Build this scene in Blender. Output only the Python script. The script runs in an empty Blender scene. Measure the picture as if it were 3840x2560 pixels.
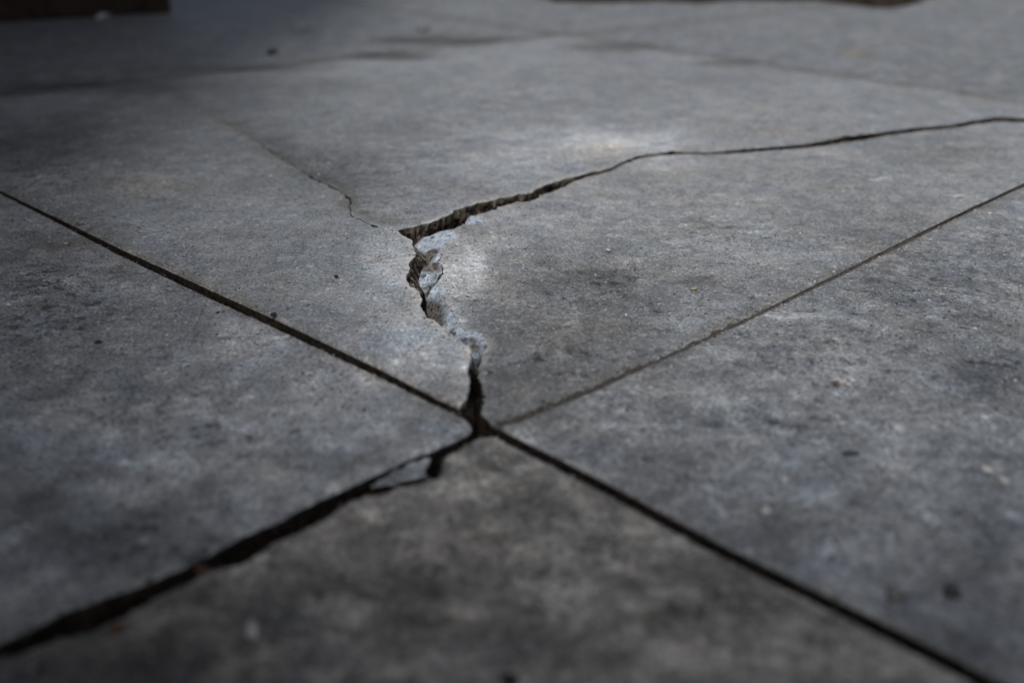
import bpy, bmesh, math, random
import numpy as np
from mathutils import Vector, noise, Matrix
from mathutils.geometry import delaunay_2d_cdt
from mathutils.kdtree import KDTree

random.seed(7); rng = np.random.default_rng(7)
sc = bpy.context.scene
col = sc.collection

# ------------------------------------------------------------------ camera
H = 0.40; PITCH = math.radians(23.6); F = 3840 * 35 / 36
cam_d = bpy.data.cameras.new('camera'); cam = bpy.data.objects.new('camera', cam_d); col.objects.link(cam)
cam.location = (0, 0, H); cam.rotation_euler = (math.pi / 2 - PITCH, 0, 0)
cam_d.lens = 35; cam_d.sensor_width = 36; cam_d.clip_start = 0.01; cam_d.clip_end = 300
cam_d.dof.use_dof = True; cam_d.dof.focus_distance = 1.175; cam_d.dof.aperture_fstop = 2.4
sc.camera = cam

# ------------------------------------------------------------------ sky, sun, exposure
SUN_EL, SUN_AZ = math.radians(55), math.radians(-165)     # azimuth from +Y towards +X
world = bpy.data.worlds.new('World'); sc.world = world; world.use_nodes = True
wn = world.node_tree; wn.nodes.clear()
sky = wn.nodes.new('ShaderNodeTexSky'); sky.sky_type = 'NISHITA'; sky.sun_disc = False
sky.sun_elevation = SUN_EL; sky.sun_rotation = SUN_AZ; sky.dust_density = 6; sky.air_density = 1.0
hs = wn.nodes.new('ShaderNodeHueSaturation'); hs.inputs['Saturation'].default_value = 0.75
bg = wn.nodes.new('ShaderNodeBackground'); bg.inputs['Strength'].default_value = 0.05
wo = wn.nodes.new('ShaderNodeOutputWorld')
wn.links.new(sky.outputs[0], hs.inputs['Color']); wn.links.new(hs.outputs[0], bg.inputs[0]); wn.links.new(bg.outputs[0], wo.inputs[0])
sd = bpy.data.lights.new('sun', 'SUN'); so = bpy.data.objects.new('sun', sd); col.objects.link(so)
sd.energy = 1.5; sd.angle = math.radians(12); sd.color = (1.0, 0.985, 0.965)
sdir = Vector((math.sin(SUN_AZ) * math.cos(SUN_EL), math.cos(SUN_AZ) * math.cos(SUN_EL), math.sin(SUN_EL)))
so.rotation_euler = sdir.to_track_quat('Z', 'Y').to_euler(); so.location = sdir * 20
sc.view_settings.view_transform = 'Standard'; sc.view_settings.look = 'None'
sc.view_settings.exposure = 1.02; sc.view_settings.gamma = 1.0
sc.render.engine = 'CYCLES'; sc.cycles.use_denoising = True; sc.cycles.use_adaptive_sampling = False
sc.render.filter_size = 0.95; sc.cycles.max_bounces = 5

# ------------------------------------------------------------------ helpers
def tag(o, label=None, cat=None, group=None, kind=None):
    for k, v in (('label', label), ('category', cat), ('group', group), ('kind', kind)):
        if v: o[k] = v
    return o
def link(name, me, mats, parent=None):
    o = bpy.data.objects.new(name, me); col.objects.link(o)
    for m in (mats if isinstance(mats, (list, tuple)) else [mats]):
        me.materials.append(m)
    if parent: o.parent = parent
    return o
CP, SP = math.cos(PITCH), math.sin(PITCH)
def G(sx, sy, z=0.0):
    """survey point of the photograph -> metres on the level z of the pavement"""
    u = (sx - 1920) / F; v = (sy - 1280) / F
    t = (z - H) / (-SP - v * CP)
    return np.array([u * t, (CP - v * SP) * t])
def Gs(pts, zf=None):
    out = []
    for p in pts:
        q = G(*p)
        if zf:
            for _ in range(4): q = G(p[0], p[1], zf(q[0], q[1]))
        out.append(q)
    return np.array(out)
def fbm(x, y, z=0.0, octv=4): return noise.fractal((x, y, z), 1.0, 2.0, octv)
def resample(P, step):
    P = np.asarray(P, float); out = [P[0]]
    for a, b in zip(P[:-1], P[1:]):
        n = max(1, int(np.linalg.norm(b - a) / step))
        for k in range(1, n + 1): out.append(a + (b - a) * k / n)
    return np.array(out)
def normals2(P):
    T = np.gradient(P, axis=0); T /= np.linalg.norm(T, axis=1, keepdims=True) + 1e-12
    return np.stack([-T[:, 1], T[:, 0]], 1)                       # left of travel
def rough(P, amp, freq, seed=0.0):
    N = normals2(P); d = np.array([fbm(p[0] * freq, p[1] * freq, seed, 5) for p in P])
    d2 = np.array([fbm(p[0] * freq * 4, p[1] * freq * 4, seed + 5, 3) for p in P])
    w = np.minimum(1, np.minimum(np.arange(len(P)), np.arange(len(P))[::-1]) / 3.0)
    return P + N * ((d + .35 * d2) * amp * w)[:, None]
def offset(P, d): return P + normals2(P) * (d if np.isscalar(d) else np.asarray(d)[:, None])

# ------------------------------------------------------------------ materials
def mat_new(name):
    m = bpy.data.materials.new(name); m.use_nodes = True; nt = m.node_tree; nt.nodes.clear()
    out = nt.nodes.new('ShaderNodeOutputMaterial'); b = nt.nodes.new('ShaderNodeBsdfPrincipled')
    nt.links.new(b.outputs[0], out.inputs[0]); return m, nt, b
class N:
    def __init__(s, nt):
        s.nt = nt; s.tc = nt.nodes.new('ShaderNodeTexCoord')
        s.oi = nt.nodes.new('ShaderNodeObjectInfo')
        w = nt.nodes.new('ShaderNodeMath'); w.operation = 'MULTIPLY'; w.inputs[1].default_value = 37.0
        nt.links.new(s.oi.outputs['Random'], w.inputs[0])
        av = nt.nodes.new('ShaderNodeVectorMath'); av.operation = 'ADD'; nt.links.new(s.tc.outputs['Object'], av.inputs[0]); nt.links.new(w.outputs[0], av.inputs[1]); s.vec = av.outputs[0]
    def l(s, a, b): s.nt.links.new(a, b)
    def noise(s, scale, detail=3, rough=.55, dist=0.0, per=True, vec=None):
        n = s.nt.nodes.new('ShaderNodeTexNoise'); n.noise_dimensions = '3D'
        s.l(vec or (s.vec if per else s.tc.outputs['Object']), n.inputs['Vector'])
        n.inputs['Scale'].default_value = scale; n.inputs['Detail'].default_value = detail
        n.inputs['Roughness'].default_value = rough; n.inputs['Distortion'].default_value = dist
        return n.outputs['Fac']
    def vor(s, scale, feat='F1', out='Distance', rnd=1.0):
        n = s.nt.nodes.new('ShaderNodeTexVoronoi'); n.feature = feat
        s.l(s.tc.outputs['Object'], n.inputs['Vector']); n.inputs['Scale'].default_value = scale
        n.inputs['Randomness'].default_value = rnd; return n.outputs[out]
    def mp(s, x, a, b, c=0.0, d=1.0, smooth=False):
        n = s.nt.nodes.new('ShaderNodeMapRange'); n.interpolation_type = 'SMOOTHSTEP' if smooth else 'LINEAR'
        s.l(x, n.inputs[0]); n.inputs[1].default_value = a; n.inputs[2].default_value = b
        n.inputs[3].default_value = c; n.inputs[4].default_value = d; return n.outputs[0]
    def m(s, op, a, b=None, c=None):
        n = s.nt.nodes.new('ShaderNodeMath'); n.operation = op
        for i, v in enumerate((a, b, c)):
            if v is None: continue
            if isinstance(v, (int, float)): n.inputs[i].default_value = v
            else: s.l(v, n.inputs[i])
        return n.outputs[0]
    def mix(s, f, a, b, mode='MIX'):
        n = s.nt.nodes.new('ShaderNodeMix'); n.data_type = 'RGBA'; n.blend_type = mode
        for sock, v in ((n.inputs[0], f), (n.inputs[6], a), (n.inputs[7], b)):
            if isinstance(v, (int, float)): sock.default_value = v
            elif isinstance(v, tuple): sock.default_value = (*v, 1)
            else: s.l(v, sock)
        return n.outputs[2]
    def attr(s, name):
        n = s.nt.nodes.new('ShaderNodeAttribute'); n.attribute_name = name; return n.outputs['Fac']
    def bump(s, h, dist, strength=1.0, nrm=None):
        n = s.nt.nodes.new('ShaderNodeBump'); s.l(h, n.inputs['Height'])
        n.inputs['Distance'].default_value = dist; n.inputs['Strength'].default_value = strength
        if nrm: s.l(nrm, n.inputs['Normal'])
        return n.outputs[0]
    def scale(s, c, f):
        n = s.nt.nodes.new('ShaderNodeVectorMath'); n.operation = 'SCALE'; s.l(c, n.inputs[0])
        if isinstance(f, (int, float)): n.inputs['Scale'].default_value = f
        else: s.l(f, n.inputs['Scale'])
        return n.outputs[0]

def concrete_mat():
    m, nt, b = mat_new('trowelled_concrete'); n = N(nt)
    big = n.noise(5.5, 4, .6, .4); mid = n.noise(34, 6, .70, .3); sm = n.noise(80, 5, .72)
    grit = n.noise(300, 3, .7); fine = n.noise(900, 2, .7)
    v = n.mp(big, .3, .7, -.14, .14)
    v = n.m('ADD', v, n.m('MULTIPLY', n.attr('mott'), n.mp(n.noise(19, 6, .72, .5), .36, .64, -.58, .58)))
    v = n.m('ADD', v, n.m('MULTIPLY', n.mp(mid, .3, .7, -.28, .28), n.m('ADD', .35, n.attr('mott'))))
    v = n.m('ADD', v, n.mp(sm, .3, .7, -.20, .20))
    v = n.m('ADD', v, n.mp(n.noise(170, 4, .75), .3, .7, -.24, .24))
    v = n.m('ADD', v, n.mp(grit, .3, .7, -.62, .62))
    v = n.m('ADD', v, n.mp(fine, .3, .7, -.65, .65))
    gate = n.mp(n.noise(10, 4, .65), .38, .56, 0.15, 1, True)
    gate = n.m('ADD', n.m('MULTIPLY', gate, .45), n.attr('grime'))
    fle = n.mp(n.m('ADD', n.noise(62, 8, .82, .4), n.m('MULTIPLY', n.attr('grime'), .03)), .565, .61, 0, 1)
    v = n.m('SUBTRACT', v, n.m('MULTIPLY', n.m('MULTIPLY', fle, gate), 1.15))
    blot = n.m('MULTIPLY', n.attr('mott'), n.mp(n.noise(27, 7, .78, .6), .58, .64, 0, .9))
    v = n.m('SUBTRACT', v, blot)
    gate2 = n.mp(n.noise(7.5, 4, .65), .46, .60, .15, 1, True)
    wear = n.mp(n.noise(40, 7, .80, .5), .565, .615, 0, .55)
    v = n.m('ADD', v, n.m('MULTIPLY', wear, gate2))
    # pin holes of uneven size
    pv = n.nt.nodes.new('ShaderNodeTexVoronoi'); dn = n.nt.nodes.new('ShaderNodeTexNoise'); n.l(n.vec, dn.inputs['Vector']); dn.inputs['Scale'].default_value = 260
    dd = n.nt.nodes.new('ShaderNodeVectorMath'); dd.operation = 'MULTIPLY_ADD'; n.l(dn.outputs['Color'], dd.inputs[0]); dd.inputs[1].default_value = (.007, .007, .007); n.l(n.vec, dd.inputs[2])
    n.l(dd.outputs[0], pv.inputs['Vector']); pv.inputs['Scale'].default_value = 105
    ps = n.nt.nodes.new('ShaderNodeSeparateColor'); n.l(pv.outputs['Color'], ps.inputs[0])
    hole = n.m('LESS_THAN', pv.outputs['Distance'], n.mp(ps.outputs[0], .84, 1.0, 0, .30))
    v = n.m('SUBTRACT', v, n.m('MULTIPLY', hole, .95))
    v = n.m('EXPONENT', v)
    tone = n.attr('tone'); rim = n.attr('rim'); warm = n.attr('warm')
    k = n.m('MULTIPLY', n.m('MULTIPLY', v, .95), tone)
    base = n.mix(n.mp(n.noise(14, 4, .6), .35, .68), (.168, .188, .208), (.200, .205, .207))
    base = n.mix(n.mp(n.noise(22, 3, .6, per=False), .55, .75, 0, .4), base, (.208, .196, .214))
    base = n.mix(n.mp(n.noise(13, 5, .7), .58, .70, 0, .35), base, (.215, .190, .150))
    base = n.mix(warm, base, (.23, .19, .125))
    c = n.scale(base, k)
    rimn = n.m('MULTIPLY', rim, n.mp(n.noise(260, 4, .7), .30, .58, .25, 1.0))
    c = n.mix(n.m('MULTIPLY', rimn, .95), c, (.54, .52, .49))
    # single pale and dark grains
    cd = n.vor(310); cc = n.nt.nodes.new('ShaderNodeTexVoronoi'); n.l(n.tc.outputs['Object'], cc.inputs['Vector']); cc.inputs['Scale'].default_value = 310
    sep = n.nt.nodes.new('ShaderNodeSeparateColor'); n.l(cc.outputs['Color'], sep.inputs[0])
    spot = n.mp(cd, .30, .42, 1, 0)
    c = n.mix(n.m('MULTIPLY', spot, n.mp(sep.outputs[0], .955, .965, 0, .55)), c, (.5, .5, .5))
    c = n.mix(n.m('MULTIPLY', spot, n.mp(sep.outputs[1], .93, .94, 0, .75)), c, (.035, .035, .04))
    n.l(c, b.inputs['Base Color'])
    n.l(n.mp(mid, .3, .7, .52, .72), b.inputs['Roughness'])
    b.inputs['Specular IOR Level'].default_value = .5
    h = n.m('ADD', n.m('MULTIPLY', grit, .6), n.m('MULTIPLY', fine, .35))
    h = n.m('ADD', h, n.m('MULTIPLY', sm, .8))
    h = n.m('SUBTRACT', h, n.m('MULTIPLY', hole, .9))
    h = n.m('SUBTRACT', h, n.m('MULTIPLY', spot, n.mp(sep.outputs[1], .93, .94, 0, .8)))
    n.l(n.bump(h, .0011, .9), b.inputs['Normal'])
    return m
def broken_mat():
    m, nt, b = mat_new('dirty_broken_edge'); n = N(nt)
    vd = n.vor(95, 'SMOOTH_F1'); agg = n.noise(130, 5, .7, .4); fib = n.noise(420, 4, .7)
    mpn = n.nt.nodes.new('ShaderNodeMapping'); n.l(n.tc.outputs['Object'], mpn.inputs[0]); mpn.inputs['Scale'].default_value = (1, 1, .6)
    vs_ = mpn.outputs[0]
    c = n.mix(n.mp(agg, .42, .60), (.008, .006, .005), (.040, .030, .022))
    pale = n.m('MULTIPLY', n.mp(n.noise(95, 6, .78, .8, vec=vs_), .50, .57, 0, 1), n.mp(fib, .38, .56, .12, 1))
    c = n.mix(n.m('MULTIPLY', pale, n.attr('pale')), c, (.52, .43, .33))
    c = n.mix(n.attr('rim'), c, (.44, .39, .31))
    n.l(c, b.inputs['Base Color']); b.inputs['Roughness'].default_value = .95; b.inputs['Specular IOR Level'].default_value = .15
    n.l(n.bump(n.m('ADD', agg, n.m('MULTIPLY', fib, .5)), .004, 1.0), b.inputs['Normal'])
    return m
def fracture_mat():
    m, nt, b = mat_new('fresh_fractured_concrete'); n = N(nt)
    a = n.noise(70, 6, .68, .4); g = n.noise(330, 4, .7); big = n.noise(28, 3, .6)
    c = n.mix(n.mp(a, .34, .64), (.25, .32, .41), (.66, .75, .86))
    c = n.mix(n.mp(g, .41, .48, .9, 0), c, (.07, .085, .11))
    c = n.mix(n.mp(n.noise(150, 5, .8), .54, .60, 0, .55), c, (.70, .71, .72))
    vd = n.vor(85); vv = n.nt.nodes.new('ShaderNodeTexVoronoi'); n.l(n.tc.outputs['Object'], vv.inputs['Vector']); vv.inputs['Scale'].default_value = 85
    sp = n.nt.nodes.new('ShaderNodeSeparateColor'); n.l(vv.outputs['Color'], sp.inputs[0])
    stone = n.m('MULTIPLY', n.mp(vd, .28, .36, 1, 0), n.mp(sp.outputs[0], .74, .76, 0, 1))
    c = n.mix(n.m('MULTIPLY', stone, .85), c, (.085, .09, .095))
    c = n.mix(n.m('MULTIPLY', n.mp(vd, .10, .15, 1, 0), n.mp(sp.outputs[2], .93, .94, 0, .8)), c, (.36, .17, .06))
    d = n.m('MULTIPLY', n.attr('dirt'), n.mp(n.noise(150, 5, .75), .36, .50, .35, 1))
    c = n.mix(d, c, n.mix(n.mp(n.noise(210, 5, .75), .44, .62), (.012, .010, .009), (.26, .215, .165)))
    n.l(c, b.inputs['Base Color']); b.inputs['Roughness'].default_value = .85
    n.l(n.bump(n.m('ADD', a, n.m('MULTIPLY', g, .6)), .006, 1.0), b.inputs['Normal'])
    return m
def simple_mat(name, c1, c2, scale, rough=.9, bumpd=.002, spec=.3):
    m, nt, b = mat_new(name); n = N(nt); f = n.noise(scale, 6, .68, .3)
    n.l(n.mix(n.mp(f, .35, .65), c1, c2), b.inputs['Base Color']); b.inputs['Roughness'].default_value = rough
    b.inputs['Specular IOR Level'].default_value = spec
    n.l(n.bump(f, bumpd, 1.0), b.inputs['Normal']); return m
CONC = concrete_mat(); BROK = broken_mat(); FRAC = fracture_mat()
SOIL = simple_mat('dark_soil', (.010, .008, .006), (.035, .027, .020), 160, .95, .004, .1)
GRITDIRT = simple_mat('grey_joint_grit', (.055, .050, .045), (.13, .12, .108), 300, .95, .002, .15)
GRITMID = simple_mat('brown_joint_grit', (.03, .027, .024), (.09, .083, .075), 260, .95, .002, .12)
GRITDARK = simple_mat('dark_joint_grit', (.012, .011, .010), (.055, .05, .045), 240, .95, .003, .12)
BLACKDIRT = simple_mat('black_joint_dirt', (.008, .007, .006), (.028, .023, .019), 220, .95, .003, .1)

# ------------------------------------------------------------------ the pavement survey (pixels of the photograph)
LE = [(1493,864),(1507,879),(1538,893),(1548,900),(1546,915),(1553,931),(1560,948),(1553,962),(1534,979),(1538,996),(1534,1020),(1522,1036),
      (1527,1051),(1538,1067),(1558,1082),(1575,1099),(1582,1117),(1579,1141),(1588,1161),(1600,1189),(1624,1198),(1644,1211),(1666,1231),
      (1693,1251),(1721,1270),(1742,1286),(1758,1297),(1768,1315),(1769,1338),(1758,1357),(1760,1372),(1753,1390),(1761,1404),(1763,1428),
      (1760,1451),(1758,1472),(1751,1484),(1735,1504),(1722,1525)]
RE_UP = [(1835,1577),(1823,1563),(1808,1557),(1805,1539),(1811,1513),(1819,1484),(1810,1463),(1802,1431),(1792,1410),(1792,1378),(1802,1360),
      (1805,1340),(1806,1322),(1826,1294),(1808,1270),(1804,1256),(1778,1249),(1746,1240),(1732,1224),(1721,1210),(1728,1198),(1703,1180),
      (1691,1159),(1675,1143),(1664,1118),(1668,1100),(1670,1086),(1657,1070),(1634,1065),(1644,1048),(1662,1024),(1663,1003),(1655,989),
      (1641,979),(1658,958),(1648,938),(1648,925),(1679,907),(1710,893),(1706,879),(1689,861)]
CLO = [(1713,848),(1744,838),(1772,836),(1813,832),(1800,818),(1782,806),(1810,796),(1837,786),(1858,783),(1865,772),(1903,765),(1937,755),
      (1989,752),(2016,740),(2027,729),(2061,721),(2100,706),(2155,677),(2228,655),(2282,641),(2337,614),(2401,593),(2473,582),(2564,575),
      (2655,577),(2746,573),(2883,562),(3019,553),(3092,546),(3156,535),(3247,523),(3338,505),(3474,489),(3565,480),(3656,464),(3747,453),
      (3840,456),(4050,462),(4205,447)]
CUP = [(1493,860),(1524,853),(1558,845),(1593,836),(1627,826),(1662,810),(1686,800),(1699,790),(1706,783),(1741,772),(1765,767),(1792,757),
      (1817,753),(1844,746),(1879,738),(1920,734),(1944,722),(1971,724),(1996,719),(2009,707),(2027,697),(2100,673),(2173,655),(2228,641),
      (2282,632),(2337,605),(2391,585),(2455,576),(2523,564),(2564,568),(2655,571),(2746,562),(2883,551),(3019,541),(3097,529),(3174,511),
      (3238,507),(3338,494),(3474,478),(3565,469),(3656,453),(3747,440),(3840,444),(4050,449),(4190,436)]
HAIR = [(560,302),(640,345),(740,405),(860,470),(969,529),(1034,580),(1106,623),(1178,670),(1229,692),(1272,713),(1314,744),(1310,767),
      (1315,804),(1359,822),(1406,846),(1450,856),(1493,862)]
JA = [(-590,428),(0,720),(217,829),(434,941),(672,1055),(831,1129),(1012,1212),(1229,1317),(1446,1418),(1590,1487),(1644,1514),(1711,1545),(1745,1562)]
JAR = [(1860,1607),(1900,1630),(2106,1731),(2312,1838),(2519,1950),(2725,2061),(2931,2160),(3137,2259),(3343,2358),(3550,2461),(3715,2548),(4100,2735)]
JB = [(1850,1593),(1930,1572),(2040,1528),(2209,1460),(2519,1319),(2819,1182),(3010,1091),(3174,1010),(3429,882),(3656,773),(3840,687),(4360,469)]
LSLAB_LOW = [(1764,1583),(1769,1601),(1758,1616),(1732,1626),(1696,1648),(1600,1684),(1535,1705),(1414,1766),(1292,1818),(1090,1915),(889,2008),(711,2101),
      (485,2194),(283,2270),(121,2343),(0,2392),(-400,2560)]
NEAR_UP = [(x, y + (14 if 0 < x < 1250 else 0)) for x, y in [(1841,1628),(1801,1632),(1761,1654),(1717,1671),(1680,1693),(1664,1729),(1640,1774),(1591,1798),(1535,1800),(1454,1830),(1373,1848),
      (1292,1880),(1171,1943),(1107,1972),(1010,2024),(889,2081),(727,2140),(565,2216),(452,2287),(242,2363),(81,2416),(0,2448),(-400,2622)]]
SLIVER = [(1616,1694),(1590,1692),(1566,1706),(1535,1710),(1512,1732),(1470,1744),(1446,1768),(1385,1806),(1425,1806),(1450,1798),(1475,1800),(1510,1784),(1545,1786),(1575,1776),(1588,1764),(1600,1745),(1608,1735)]

c0 = G(1822, 1611); lA = G(-590, 428); rB = G(4360, 469); fX = G(2112, 132)
def lat(i, j):
    if i <= 0 and j <= 0: return c0 + i * (lA - c0) + j * (rB - c0)
    if j <= 0: return c0 + i * (lA - c0) + j * (rB - c0)
    if i <= 0: return c0 + i * (lA - c0) + j * (rB - c0)
    return fX + (i - 1) * (fX - rB) + (j - 1) * (fX - lA)
tipw = G(1560, 930)
def heave(x, y):                                   # two pieces lifted together beside the crack
    return .0025 + .0095 * math.exp(-((x - tipw[0]) ** 2 + (y - tipw[1]) ** 2) / .50 ** 2)
def sunk(x, y): return -.001
def flat(x, y): return .0
def lslab(x, y): return .002

# discolourations of the concrete, plus corner shade and sheen painted as tone: centre, half sizes (pixels), tone factor, warmth, hardness
GRIME = [(2230,1060,280,80),(2310,1030,90,45),(2650,1050,120,24),(2750,880,260,50),(2480,1150,200,60),(3100,1330,520,170),(3520,1090,320,150),(3650,1380,240,140),(2750,1560,420,90),
 (220,1150,360,280),(150,620,420,140),(1250,640,300,100),(420,860,300,60),(2050,2080,480,230),(2650,2280,330,150),(1650,2150,330,140),(520,2050,380,150),(700,1650,420,100),(3300,1950,420,160),(2100,1330,260,90)]
STAINS_AND_SHADE = [
 (1870,1240,120,100,.84,.1,1),(1850,1400,90,140,.86,.12,1),
 (1470,1130,230,230,1.20,0,1),(1600,1330,170,120,1.16,0,1),(1745,1000,105,105,1.26,0,3),(1700,900,110,40,1.12,0,1),
 (1750,1340,14,14,1.6,0,2),(1738,1398,20,20,1.6,0,2),(1530,900,40,10,1.25,0,2),(1690,1262,30,10,1.35,0,2),(1708,1150,20,8,1.4,0,2),(1735,1195,28,9,1.4,0,2),(1830,1262,14,8,1.4,0,2),
 (1765,960,110,50,1.14,0,1),(1730,1050,80,70,1.14,0,2),(1800,1050,60,60,1.12,0,2),(1850,905,120,26,1.12,0,2),(1690,1140,60,40,1.15,0,1),(1560,1290,240,130,1.10,0,1),(1430,1050,160,180,1.10,0,1),(1480,1430,330,150,1.12,0,1),
 (2250,545,380,75,1.5,0,1),(1620,1240,140,60,1.08,0,1),(1500,960,90,120,1.12,0,1),(1900,640,260,60,1.16,0,1),(2000,830,200,60,1.12,0,1),  # first entry paints pale wear and sheen behind the crack
 (2260,1080,330,140,.80,.1,1),(1960,1440,180,120,.84,.18,1),(2150,1230,260,110,.86,.18,1),(2290,1028,70,20,.66,0,1),(2315,1062,40,14,.6,0,1),(2240,1010,60,14,.75,0,1),(2650,1050,80,18,.75,0,2),
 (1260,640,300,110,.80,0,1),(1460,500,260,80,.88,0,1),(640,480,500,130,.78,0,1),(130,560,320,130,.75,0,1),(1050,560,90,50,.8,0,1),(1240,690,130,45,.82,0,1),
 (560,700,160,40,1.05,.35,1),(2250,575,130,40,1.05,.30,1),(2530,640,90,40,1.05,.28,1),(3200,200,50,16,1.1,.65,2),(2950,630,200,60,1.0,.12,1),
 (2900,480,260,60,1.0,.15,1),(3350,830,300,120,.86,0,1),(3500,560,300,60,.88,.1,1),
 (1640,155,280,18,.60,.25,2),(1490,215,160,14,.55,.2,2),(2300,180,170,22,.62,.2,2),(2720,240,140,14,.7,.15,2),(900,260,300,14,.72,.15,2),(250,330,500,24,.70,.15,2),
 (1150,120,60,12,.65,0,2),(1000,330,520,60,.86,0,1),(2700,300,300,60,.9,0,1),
 (3440,1050,330,110,.74,0,1),(3700,1330,240,160,.74,0,1),(3100,1500,520,180,1.06,0,1),(2200,1800,330,130,1.10,0,1),(3300,2080,220,90,1.12,0,1),(3560,2350,260,110,.85,0,1),(2900,2000,150,60,.75,0,1),(3690,2020,120,130,.72,0,1),  # lower-right corner shade painted in as tone beside the stains
 (2500,1400,400,60,.88,.15,1),(2960,1180,150,12,1.35,0,2),
 (2080,2200,330,150,1.15,.05,1),(2620,2250,160,70,.72,0,1),(1980,2400,220,150,.70,0,1),(1250,2250,500,160,.72,0,1),(200,2500,700,220,.50,0,1),(900,2480,500,140,.75,0,1),(2250,2020,110,50,.8,0,1),(1740,2300,100,60,1.25,0,1),(1500,2180,260,80,.85,0,1),  # the darkest entry paints the bottom-left corner shade into the tone
 (850,1750,420,120,1.12,0,1),(330,1650,260,130,1.05,0,1),(420,2050,330,140,.70,0,1),(230,2150,130,60,1.35,0,1),(120,1900,120,120,.72,.2,1),(760,1830,70,40,.65,.05,1),(430,1780,70,30,.7,.05,1),
 (200,1100,260,260,.86,0,1),(60,880,160,120,.82,0,1),(260,920,160,22,.8,.25,2),(470,1005,40,14,.7,.4,2),
]
ST = []
for sx, sy, rx, ry, tn, wm, hd in STAINS_AND_SHADE:
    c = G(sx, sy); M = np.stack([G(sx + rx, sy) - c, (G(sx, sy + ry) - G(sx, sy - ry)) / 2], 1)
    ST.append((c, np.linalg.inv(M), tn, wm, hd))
JOINTDIRT = [(lA, fX, .05, .34), (rB, fX, .04, .42), (fX, fX * 2 - rB, .05, .3), (fX, fX * 2 - lA, .05, .3), (c0, lA, .012, .18), (c0, rB, .012, .2)]
for _a, _b in zip(HAIR[1:-1], HAIR[2:]): JOINTDIRT.append((G(*_a), G(*_b), .013, .24))
GR = []
for sx, sy, rx, ry in GRIME:
    c = G(sx, sy); GR.append((c, np.linalg.inv(np.stack([G(sx + rx, sy) - c, (G(sx, sy + ry) - G(sx, sy - ry)) / 2], 1))))
def grime_attr(V):
    g_ = np.zeros(len(V))
    for c, Mi in GR: g_ = np.maximum(g_, np.exp(-(((V[:, :2] - c) @ Mi.T) ** 2).sum(1)))
    return g_
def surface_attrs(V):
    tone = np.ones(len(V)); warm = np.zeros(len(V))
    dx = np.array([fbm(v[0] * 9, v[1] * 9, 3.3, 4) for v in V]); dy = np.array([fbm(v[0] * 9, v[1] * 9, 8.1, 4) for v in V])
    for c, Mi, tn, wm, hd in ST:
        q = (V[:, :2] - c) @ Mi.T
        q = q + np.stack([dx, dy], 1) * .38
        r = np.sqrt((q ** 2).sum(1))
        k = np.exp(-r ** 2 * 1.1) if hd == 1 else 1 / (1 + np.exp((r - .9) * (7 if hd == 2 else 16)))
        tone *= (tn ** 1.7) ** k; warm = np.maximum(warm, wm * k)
    for a, b, w, am in JOINTDIRT:
        ab = b - a; t = np.clip(((V - a) @ ab) / (ab @ ab), 0, 1); d = np.linalg.norm(V - a - t[:, None] * ab, axis=1)
        k = np.exp(-(d / w) ** 2) * np.clip(.85 + .6 * dx, 0, 1.3); tone *= 1 - am * np.clip(k, 0, 1.2); warm = np.maximum(warm, .25 * k)
    return tone, warm

# polar cloud of surface points, closer together near the crack
PC = []
r = .28
while r < 7.5:
    da = .013
    for a in np.arange(-1.25, 1.25, da):
        rr = r * (1 + rng.uniform(-.005, .005)); aa = a + rng.uniform(-.005, .005)
        PC.append((rr * math.sin(aa), rr * math.cos(aa)))
    r *= 1.0135
PC = np.array(PC)
gx, gy = np.meshgrid(np.arange(-.30, .34, .005), np.arange(.74, 1.50, .005))
PC = np.vstack([PC, np.stack([gx.ravel(), gy.ravel()], 1) + rng.uniform(-.0016, .0016, (gx.size, 2))])
def inside(P, Q):
    res = np.zeros(len(Q), bool); x, y = Q[:, 0], Q[:, 1]; j = len(P) - 1
    for i in range(len(P)):
        xi, yi = P[i]; xj, yj = P[j]
        if yi != yj:
            cnd = ((yi > y) != (yj > y)) & (x < (xj - xi) * (y - yi) / (yj - yi) + xi); res ^= cnd
        j = i
    return res

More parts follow.
